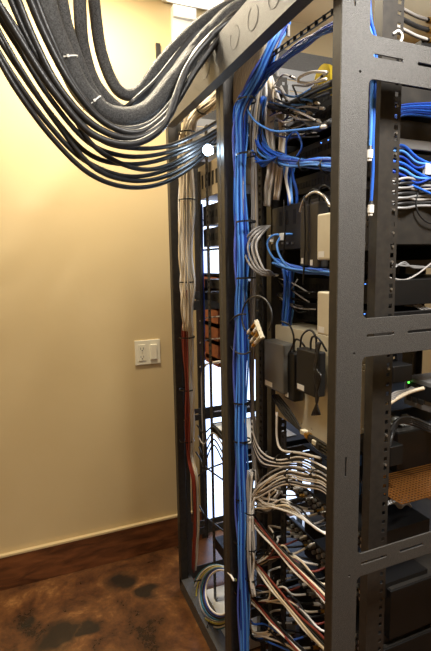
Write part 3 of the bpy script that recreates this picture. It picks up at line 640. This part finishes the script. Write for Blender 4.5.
# slanting looms
for j, (ya_, yb_) in enumerate(((530, 590), (572, 640), (610, 668))):
    nmj = ['upper', 'middle', 'lower'][j]
    bundle('audio_cable', XP([(248,ya_-16,.625),(262,ya_,.635),(280,(ya_*.65+yb_*.35),.64),(300,(ya_*.3+yb_*.7),.645),(324,yb_+6,.65),(345,yb_+30,.655)]), .0034, ['plastic', 'cream', 'plastic', 'plastic', 'white', 'plastic', 'red'], {k: nmw[k]+' cable in the '+nmj+' loom slanting down right' for k in ('plastic', 'cream', 'red', 'white')}, {k: nmw[k]+' '+nmj+' loom cables' for k in ('plastic', 'cream', 'red', 'white')}, cnt=7, spreads=[.014,.011,.01,.01,.012,.012])
# far box with bluish light put into its colour, bottom of near rack
tag(box('equipment_case', 'bluelight', 1.0, 1.05, .95, 1.12, .42, .5), 'box painted in bluish light deep in the bottom of the near rack', 'case')

# ------------------------------------------------------------------ side view of the near rack (right part of photo)
def YPT(x, y, Y): return AY(x, y, Y)
def ybox(name, label, cat, mt, pxl, pyt, pyb, Y0, Y1, X1, extra=None, bevel=.003):
    a = AY(pxl, pyt, Y0); z1 = a.z; z0 = AY(pxl, pyb, Y0).z; t = empty(name, ((a.x+X1)/2, (Y0+Y1)/2, z0), label, cat)
    k = [box('chassis', mt, a.x, X1, Y0, Y1, z0, z1, bevel=bevel)]
    k.append(box('top_cover', 'gear2' if mt == 'gear' else mt, a.x+.004, X1-.004, Y0+.004, Y1-.004, z1, z1+.0015))
    if extra: k += extra(a, z0, z1)
    adopt(t, *k); return t, a, z0, z1
ybox('uninterruptible_supply', 'large black power unit low in the near rack, side towards camera', 'power supply', 'gear', 391, 592, 640, .835, 1.23, 1.27)
ybox('uninterruptible_supply', 'black unit at the very bottom right edge of the photo', 'power supply', 'gear', 384, 651, 760, .835, 1.23, 1.27)
tb = ybox('subwoofer_amplifier', 'big black box with papers on top inside the near rack', 'amplifier box', 'gear', 398, 434, 480, .94, 1.2, 1.27)
# shelves
for (py, Y, lb) in ((490, .87, 'black shelf under the big box in the near rack'), (338, .86, 'black shelf halfway up the near rack, just behind the cross beam'), (262, .9, 'thin steel shelf edge in the middle right of photo')):
    z = AY(395, py, Y).z; t = empty('rack_shelf', (1.0, 1.0, z), lb, 'shelf'); adopt(t, box('tray', 'gear', .80, 1.25, Y, 1.23, z-.003, z), box('edge', 'gear2', .80, 1.25, Y-.003, Y-.0001, z-.012, z+.004))
# black equipment filling
gear('rack_server', 'deep black chassis seen through the upper side opening', 'server', 1.60, 1.625, 1.0, 1.25, y0=1.0, vents=12)
gear('rack_server', 'black device with one green light right of the hole rail', 'server', zx(420,262,1.1)+.003, zx(420,240,1.1), 1.08, 1.25, y0=.9, y1=1.2, ports=8, pw=.01)
p = AX(424, 246, 1.075); tag(box('indicator_light', 'green', p.x, p.x+.003, p.y-.002, p.y+.002, p.z-.002, p.z+.002), 'tiny green light on the device right of the hole rail', 'indicator light')
# small white media switch with sockets
p0, p1 = AX(404, 376, 1.0), AX(440, 376, 1.0); zt2 = AX(404, 376, 1.0).z; zb2 = AX(404, 404, 1.0).z
t = empty('media_converter', (1.05, (p0.y+p1.y)/2, zb2), 'small pale grey box with sockets and green lights on shelf at right edge', 'switch')
ks = [box('housing', 'alum', 1.003, 1.12, p1.y, p0.y, zb2, zt2, bevel=.002)]
bm = bmesh.new(); bx(bm, 1.0, 1.003, p1.y+.02, p0.y-.014, zb2+.03, zt2-.012); ks.append(fin(bm, 'socket_recess', 'portdark'))
for i in range(3): ks.append(box('socket', 'gear2', .998, 1.0, p0.y-.03-i*.022, p0.y-.014-i*.022, zb2+.016, zb2+.03))
ks.append(box('indicator', 'green', .996, 1.0, p0.y-.022, p0.y-.019, zt2-.016, zt2-.012)); adopt(t, *ks)
z = zb2-.012; tag(box('shelf_board', 'gear', .95, 1.25, 1.0, 1.23, z-.003, z), 'black shelf beneath the small pale grey box', 'shelf')
cable('network_cable', [AX(386,406,.86), AX(396,399,.9), AX(410,392,.95), AX(424,388,.985)], .0055, 'cream', 'flat pale cable plugged into the small grey box', 'cable')
for i in range(4): cable('patch_cable', [AX(386,398+i,.86), AX(396,392+2*i,.9), AX(406,390+i,.96), AX(412+2*i,387+i,.985)], .0028, 'grey', 'grey patch lead entering the small grey box', 'cable', 'grey leads into the small grey box')
# papers on the big box
zz = tb[3]+.002
for i, (px, py, s, a) in enumerate(((405, 424, .05, 20), (398, 420, .035, -30), (412, 432, .04, 50))):
    d = ray(px, py); p = CAM+d*((zz+.001*i-CH)/d.z); p.x = max(p.x, tb[1].x+.03); p.y = min(max(p.y, .99), 1.15)
    bm = bmesh.new(); vs = [bm.verts.new((u_*s*.7, v_*s*.5, .010*(u_*u_)+.004*math.sin(3*v_+i))) for v_ in (-1, -.5, 0, .5, 1) for u_ in (-1, -.5, 0, .5, 1)]
    for r_ in range(4):
        for c_ in range(4): bm.faces.new((vs[r_*5+c_], vs[r_*5+c_+1], vs[r_*5+c_+6], vs[r_*5+c_+5]))
    bmesh.ops.solidify(bm, geom=bm.faces[:], thickness=.0008)
    o = fin(bm, 'crumpled_paper', 'paper', smooth=True); o.location = p+Vector((0, 0, .004)); o.rotation_euler = (0, 0, R(a)); tag(o, ['largest crumpled white sheet on the big black box', 'crumpled white scrap nearest the hole rail on the big black box', 'crumpled white scrap right of the largest sheet on the big black box'][i], 'paper')
for i in range(4): cable('ribbon_strap', [AX(385+i,455,.80), AX(389+i,436,.82), AX(398,420+i,.86), AX(412,418+i*2,.9), AX(432,426+2*i,.92)], .0048, 'rubber' if i % 2 else 'gear2', ('charcoal' if i % 2 else 'dark grey')+' flat cable draped over the papers on the big box', 'cable', ('charcoal' if i % 2 else 'dark grey')+' draped cables on the big box')
# copper perforated tray
a = AY(408, 484, .90); t = empty('perforated_tray', (1.0, 1.0, a.z), 'copper coloured perforated tray below the big box at right edge', 'tray')
hs = []
Yt0, Yt1 = .80, .905
cu_h = []
z_t = AY(395, 490, .87).z+.005
bm = bmesh.new(); nx, ny = 42, 14
for i in range(nx+1): X = .80+i*.0105; bx(bm, X, X+.004, Yt0, Yt1, z_t, z_t+.002)
for j in range(ny+1): Y = Yt0+j*.0096; bx(bm, .80, .80+nx*.0105+.004, Y, Y+.0036, z_t+.0001, z_t+.0021)
adopt(t, fin(bm, 'mesh_tray', 'copper'))
# grey zip-ties heap, small leads on shelves
for i in range(6): cable('patch_cable', [AY(385+i*2,506-i,.83), AY(392+i*2,500+i,.85), AY(400+i,508-2*i,.86), AY(406+i,502+i,.87)], .0028, 'alum', 'coiled grey lead on the shelf beside the copper tray', 'cable', 'grey leads beside copper tray', per=5)
# upper right: blue cables and grey device, black cable with connectors
for i in range(7):
    cable('network_cable', [AY(392,146+i*5,.836), AY(404,146+i*6,.83), AY(418,158+i*5,.826), AY(440,168+i*5-(i%3)*10,.82)], .003, ['blue','blue2','blue3'][i%3], ['bright','light','deep'][i%3]+' blue cable sagging across the upper side opening', 'cable', ['bright','light','deep'][i%3]+' blue cables in the upper side opening')
for i in range(6):
    cable('network_cable', [AY(391,110+i*3,.836), AY(405,105+i*2,.83), AY(440,103+i*3,.828)], .003, ['blue3','blue'][i%2], ['deep','bright'][i%2]+' blue cable running under the top beam', 'cable', ['deep','bright'][i%2]+' blue cables under the top beam')
gear('patch_bay', 'grey strip panel with blue cables tied across it, upper right', 'patch panel', AY(400,149,.838).z, AY(400,139,.838).z, AY(392,140,.838).x, .99, y0=.832, y1=.8385, mt='alum')
for (py, w_) in ((186, .832), (196, .834), (206, .836)):
    for i in range(3):
        cable('patch_cable', [AY(391,py-4+i*3,w_), AY(406,py-8+i*5,w_-.01), AY(418,py+i*3-6,w_), AY(436,py-8+i*4,w_-.01)], .0034, ['grey','rubber','alum'][i], ['grey','black','pale grey'][i]+' cable bunched on the shelf right of hole rail', 'cable', ['grey','black','pale grey'][i]+' bunched shelf cables')
gear('rack_server', 'black server just under the blue cables of the upper opening', 'server', AY(400,232,.88).z, AY(400,205,.88).z, AY(396,220,.88).x, 1.25, y0=.88, vents=0)
p = AY(428, 168, .82); tag(box('wall_jack', 'label', p.x-.006, p.x+.01, p.y, p.y+.01, p.z-.014, p.z+.01, bevel=.001), 'small white connector on a blue cable at right edge', 'connector')
for i, (py, mt) in enumerate(((266, 'grey'), (266, 'alum'))): pass
for i in range(3): cable('patch_cable', [AY(392,270-i*3,.86), AY(404,262+i*2,.86), AY(414,268-i,.86), AY(436,266+i,.86)], .0018, 'alum', 'thin pale lead lying along the steel shelf edge', 'cable', 'thin pale leads on steel shelf')
cable('patch_cable', [AY(390,278,.85), AY(404,280,.85), AY(416,275,.85), AY(428,266,.85), AY(440,256,.85)], .0022, 'grey', 'single grey lead dipping below the steel shelf edge', 'cable')
for i in range(3): cable('patch_cable', [AY(390,306-i*3,.85), AY(397,294-i,.85), AY(408,296+i*2,.85), AY(422,306+2*i,.85), AY(440,312+i,.85)], .0022, 'grey', 'grey lead arching just above the cross beam at right', 'cable', 'grey leads above cross beam')
cable('patch_cable', [AY(421,180,.83), AY(416,205,.83), AY(424,220,.83), AY(440,226,.83)], .002, 'rubber', 'thin dark lead curving down in the upper side opening', 'cable')
tag(box('cardboard_tray', 'orange', 1.02, 1.2, .95, 1.15, AY(415,316,1.0).z-.012, AY(415,316,1.0).z), 'brown tray just above the cross beam at right edge', 'tray')
# blue cables dropping beside the near rail with white connector plugs
bl = [[(364,-10,.72),(368,20,.72),(374,44,.72),(373,90,.72),(372,130,.72),(371,150,.72)], [(370,-10,.72),(372,20,.72),(377,44,.72),(376,90,.72),(374,140,.715),(374,170,.715),(372,205,.715)]]
for i, pp in enumerate(bl):
    cable('network_cable', [AY(*q) for q in [(x_-1, y_, .789) for (x_, y_, _) in pp]], .0033, 'blue' if i else 'blue2', ['light blue cable ending in a clear plug beside the near rail', 'long blue cable hanging past its twin to a lower clear plug'][i], 'cable', plug=('connector', 'label', .016, .0065))
cable('network_cable', [AY(366,-10,.793), AY(371,40,.793), AY(371,100,.793), AY(370,135,.793)], .0033, 'blue3', 'deep blue cable hanging with the light blue one beside near rail', 'cable')
# grey bracket behind post (x 362-372, y 210-250, and 360-368, y350-435)
for (pt, pb, lb) in ((208, 250, 'upper grey L bracket between near post and hole rail'), (352, 432, 'lower beige bracket with two screw holes behind near post')):
    a = AX(371, pt, .70); b = AX(330, pt, .70)
    q1, q2 = AY(371 if pt < 300 else 367, pt, .84), AY(371 if pt < 300 else 367, pb, .84); zt3, zb3, xb3 = q1.z, q2.z, q1.x
    o = plate('mounting_bracket', 'beige' if pt > 300 else 'alum', (xb3-.03, xb3, zb3, zt3, .003), [(xb3-.012, xb3-.006, zt3-.03, zt3-.024, .003), (xb3-.012, xb3-.006, zt3-.044, zt3-.038, .003), (xb3-.012, xb3-.006, zb3+.008, zb3+.014, .003)], 'Y', .84, .003)
    tag(o, lb, 'bracket')
# top right: thick dark leads with gold connectors above the beam
for i, (y0_, mt) in enumerate(((4, 'grey'), (14, 'rubber'), (24, 'grey'))):
    cable('speaker_cable', [AY(390,y0_,.84), AY(402,y0_+5,.84), AY(416,y0_+12,.85), AY(428,y0_+16,.86)], .0048 if mt == 'rubber' else .004, mt, ['uppermost grey lead with brass plug above the top beam', 'thick black lead with brass plug above the top beam', 'lower grey lead with brass plug above the top beam'][i], 'cable', plug=('connector', 'gold', .012, .0065))
gear('amplifier', 'black device behind brass plugs above the top beam', 'amplifier', 1.895, 1.945, .87, 1.2, y0=.86, y1=1.15, vents=8)
cable('coaxial_cable', [AY(393,34,.80), AY(398,31,.80), AY(402,35,.80), AY(401,41,.80), AY(396,45,.80)], .0028, 'white', 'small white cable loop on top of the near side beam', 'cable')
# screws with shiny heads on near rail
for i in range(12):
    py = [100,128,150,176,208,232,246,262,290,372,440,470][i]; p = AY(391, py, YA+.029)
    bm = bmesh.new(); cyl(bm, (.748, .8008, p.z), (0, -.003, 0), .0028, n=8); tag(fin(bm, 'rack_screw', 'silver'), 'shiny screw head in the near rail right of the post', 'screw', 'screws in the near rail')

# ------------------------------------------------------------------ far rack contents
bundle('speaker_cable', XP([(232,84,.70),(214,100,.67),(196,114,.64),(187,132,.61),(186,160,.60),(186,220,.60),(187,270,.60),(188,300,.60),(188,330,.60)]), .0042, ['cream', 'white', 'cream'], {'cream': 'cream cable in the trunk down the far rack by the wall', 'white': 'white cable in the trunk down the far rack by the wall'}, {'cream': 'cream cables of the far trunk', 'white': 'white cables of the far trunk'}, cnt=18, spreads=[.018,.02,.024,.026,.028,.03,.03,.028,.024])
bundle('speaker_cable', XP([(187,290,.605),(188,330,.605),(189,380,.605),(190,420,.605),(190,455,.605),(195,480,.61),(196,530,.61),(194,570,.61)]), .0036, ['red', 'white', 'red', 'red', 'cream'], {'red': 'red cable below the cream trunk of the far rack', 'white': 'white cable among the red ones of the far rack', 'cream': 'cream cable among the red ones of the far rack'}, {'red': 'red far rack cables', 'white': 'white cables among the red', 'cream': 'cream cables among the red'}, cnt=13, spreads=[.016,.022,.022,.02,.018,.012,.012,.010])
for i, py in enumerate((133, 200, 282, 337, 389, 440)): tie(AX(187, py, .60), (0, 0, 1), .031, 'black tie round the vertical trunk of the far rack', 'black ties on the far trunk', w=.005)
tie(AX(202, 110, .65), (-.1, .9, -.6), .021, 'black tie where the cream trunk bends at the top of far rack', None, w=.005)
# tan upright strip of far rack
tag(box('cable_strap_post', 'rail', .648, .654, 1.715, 1.735, .3, 1.8), 'narrow brown upright strip right of the red cables in far rack', 'strip')
def fgear(name, label, cat, pt, pb, mt, xb=.67, y0=1.38, y1=1.74, **kw):
    gear(name, label, cat, zx(205, pb, xb), zx(205, pt, xb), xb, 1.1, y0, y1, mt=mt, **kw)
fgear('control_box', 'tan metal box near the top of the far rack below the lamp', 'control box', 164, 198, 'tan_box', xb=.665, y0=1.38, y1=1.77, vents=10)
fgear('rack_server', 'dark server directly under the tan box in the far rack', 'server', 206, 226, 'gear2', ports=10)
fgear('rack_server', 'second dark server under the tan box in the far rack', 'server', 229, 247, 'gear2', ports=10)
fgear('rack_server', 'dark server just below the bright screen in the far rack', 'server', 279, 288, 'gear', ports=6)
fgear('rack_server', 'thin dark server above the wooden shelf gap in far rack', 'server', 292, 300, 'gear', ports=6)
t = empty('monitor', (.76, 1.55, zx(205,276,.74)), 'bright white lit screen glimpsed in the far rack', 'monitor')
za, zb3 = zx(205, 273, .675), zx(205, 251, .675)
adopt(t, box('screen', 'screen', .673, .675, 1.38, 1.79, za, zb3), box('casing', 'gear', .675, .70, 1.37, 1.795, za-.008, zb3+.008, bevel=.003))
for i, (py, mt) in enumerate(((219, 'blue'), (225, 'grey'), (318, 'grey'), (340, 'grey'), (364, 'white'))):
    cable('patch_cable', XP([(200,py+3,.69),(206,py,.68),(214,py-1,.675),(226,py-2,.67)]), .003, mt, ['blue lead across the first dark server in far rack', 'grey lead across the first dark server in far rack', 'pale lead across the upper shelf gap of far rack', 'pale lead across the middle shelf gap of far rack', 'white lead crossing lowest in the shelf gap'][i], 'cable')
cable('network_cable', XP([(205,470,.66),(203,430,.66),(202,395,.66),(202,375,.66),(206,365,.66),(216,362,.66),(228,361,.66)]), .0042, 'white', 'white cable bending like a hook in the far rack', 'cable')
bundle('network_cable', XP([(201,204,.665),(202,260,.665),(203,320,.665),(203,400,.665),(206,470,.665)]), .0028, ['blue3', 'blue'], {'blue3': 'deep blue cable down the dotted strip of far rack', 'blue': 'bright blue cable down the dotted strip of far rack'}, {'blue3': 'deep blue dotted strip cables', 'blue': 'bright blue dotted strip cables'}, cnt=5, spreads=[.007]*5)
# tray and plugs
zt4 = zx(205, 418, .66)
t = empty('rack_tray', (.8, 1.55, zt4-.03), 'black tray with a pale sheet on top in the far rack', 'tray')
adopt(t, box('tray_body', 'gear', .66, 1.0, 1.38, 1.68, zt4-.035, zt4-.003, bevel=.002), box('sheet', 'paper', .665, .9, 1.42, 1.66, zt4-.003, zt4-.001))
for i in range(4):
    y0_ = 425+i*11
    cable('power_cable', XP([(197+i,y0_,.64),(204,y0_+8,.635),(213,y0_+2-5*i,.65),(224,y0_+14-3*i,.66)]), .0032, ['plastic','grey','plastic'][i%3], ['black','grey','black'][i%3]+' lead tangled under the tray of the far rack', 'cable', ['black','grey','black'][i%3]+' leads under far tray')
for (ya_, yb_, lb) in ((452, 482, 'upper black lead slanting in the lower far rack'), (500, 533, 'middle black lead slanting in the lower far rack'), (478, 462, 'black lead slanting up right in the lower far rack')):
    cable('power_cable', XP([(196,ya_,.64),(206,(ya_+yb_)/2,.64),(226,yb_,.64)]), .0034, 'plastic', lb, 'cable')
gear('rack_shelf_unit', 'black bar-like unit crossing the lower far rack', 'rack unit', zx(208,538,.70), zx(208,528,.70), .70, 1.1, 1.38, 1.76)
tag(box('coil_glare_slab', 'paper', .632, .9, 1.42, 1.72, .002, .06, bevel=.003), 'low white slab standing in for the bright floor reflection seen through the cable coil', 'box')  # added pale slab, takes the place of window glare on the floor
tag(box('floor_glare_slab', 'paper', 1.12, 1.5, 1.9, 2.12, .002, .03, bevel=.002), 'white slab standing in for the floor reflection in front of the glazed door', 'board')  # another added slab, brightens the floor where the door would reflect
# LED work lamp
lp = AY(208, 150, 1.36)
t = empty('work_lamp', lp, 'small lamp shining bluish white between thin black cables', 'lamp')
bm = bmesh.new(); bmesh.ops.create_uvsphere(bm, u_segments=16, v_segments=10, radius=.016); bmesh.ops.transform(bm, matrix=Matrix.Translation(lp), verts=bm.verts[:]); o1 = fin(bm, 'bulb', 'led', smooth=True)
bm = bmesh.new(); cyl(bm, lp+Vector((.012, 0, 0)), (.03, 0, .01), .013, .009, 14); o2 = fin(bm, 'lamp_body', 'alum'); 
bm = bmesh.new(); tube(bm, catmull([lp+Vector((.04,0,.01)), lp+Vector((.06,.0,.06)), lp+Vector((.09,.02,.16))], 5), .003, 6); o3 = fin(bm, 'bracket_arm', 'gear2', smooth=True)
adopt(t, o1, o2, o3)
# coil of cables at the foot of the far rack
for i in range(9):
    mt = ['teal', 'white', 'plastic', 'yc', 'grey', 'teal', 'plastic', 'blue3', 'white'][i]; ax_ = 24-1.1*i+rnd.uniform(-1, 1); ay_ = 32-1.2*i; dd = i*.6
    pts = [AX(216+dd+ax_*math.cos(R(a)), 597-dd+ay_*math.sin(R(a)), .60-.003*i+.012*math.sin(R(a*2))) for a in range(60, 331, 18)]
    nmx = dict(teal='teal', white='white', plastic='black', yc='yellow', grey='grey', blue3='deep blue')[mt]
    cable('coiled_cable', pts, .0036, mt, nmx+' cable in the coil hung low on the far rack', 'cable', nmx+' coil cables', per=3)
for a in (215, 100): tie(AX(216+21*math.cos(R(a)), 597+29*math.sin(R(a)), .59), (0, math.sin(R(a)), math.cos(R(a))), .02, 'black tie round the cable coil low on the far rack', 'black ties on the cable coil', w=.004)

# ------------------------------------------------------------------ lights
def area(loc, rot_, size, power, color, sy_=None, spread=180):
    l = bpy.data.lights.new('light', 'AREA'); l.size = size; l.energy = power; l.color = color
    if sy_: l.shape = 'RECTANGLE'; l.size_y = sy_
    l.spread = R(spread)
    o = bpy.data.objects.new('light', l); col.objects.link(o); o.location = loc; o.rotation_euler = rot_; return o
area((.25, 1.72, CZ-.03), (R(4), 0, 0), .45, 30, (1, .87, .64), .2)
area((.74, .20, 2.36), (R(10), R(0), 0), .16, 38, (1, .96, .9), .3)
area((-.05, .75, CZ-.04), (R(0), R(0), 0), .3, 14, (1, .93, .82), .3)
area((-.6, -.4, CZ-.03), (R(0), R(0), 0), .5, 2, (1, .92, .8), .5)
area((2.3, 1.6, 2.2), (0, R(60), 0), .6, 10, (.62, .76, 1))
pl_ = bpy.data.lights.new('lamp', 'POINT'); pl_.energy = .35; pl_.color = (.7, .85, 1); pl_.shadow_soft_size = .016
po = bpy.data.objects.new('lamp_light', pl_); col.objects.link(po); po.location = lp+Vector((-.03, 0, 0))
wd = bpy.data.worlds.new('world'); sc.world = wd; wd.use_nodes = True
wd.node_tree.nodes['Background'].inputs[0].default_value = (.8, .75, .7, 1); wd.node_tree.nodes['Background'].inputs[1].default_value = .02
sc.view_settings.view_transform = 'Standard'; sc.view_settings.look = 'None'; sc.view_settings.gamma = 1; sc.view_settings.exposure = 0
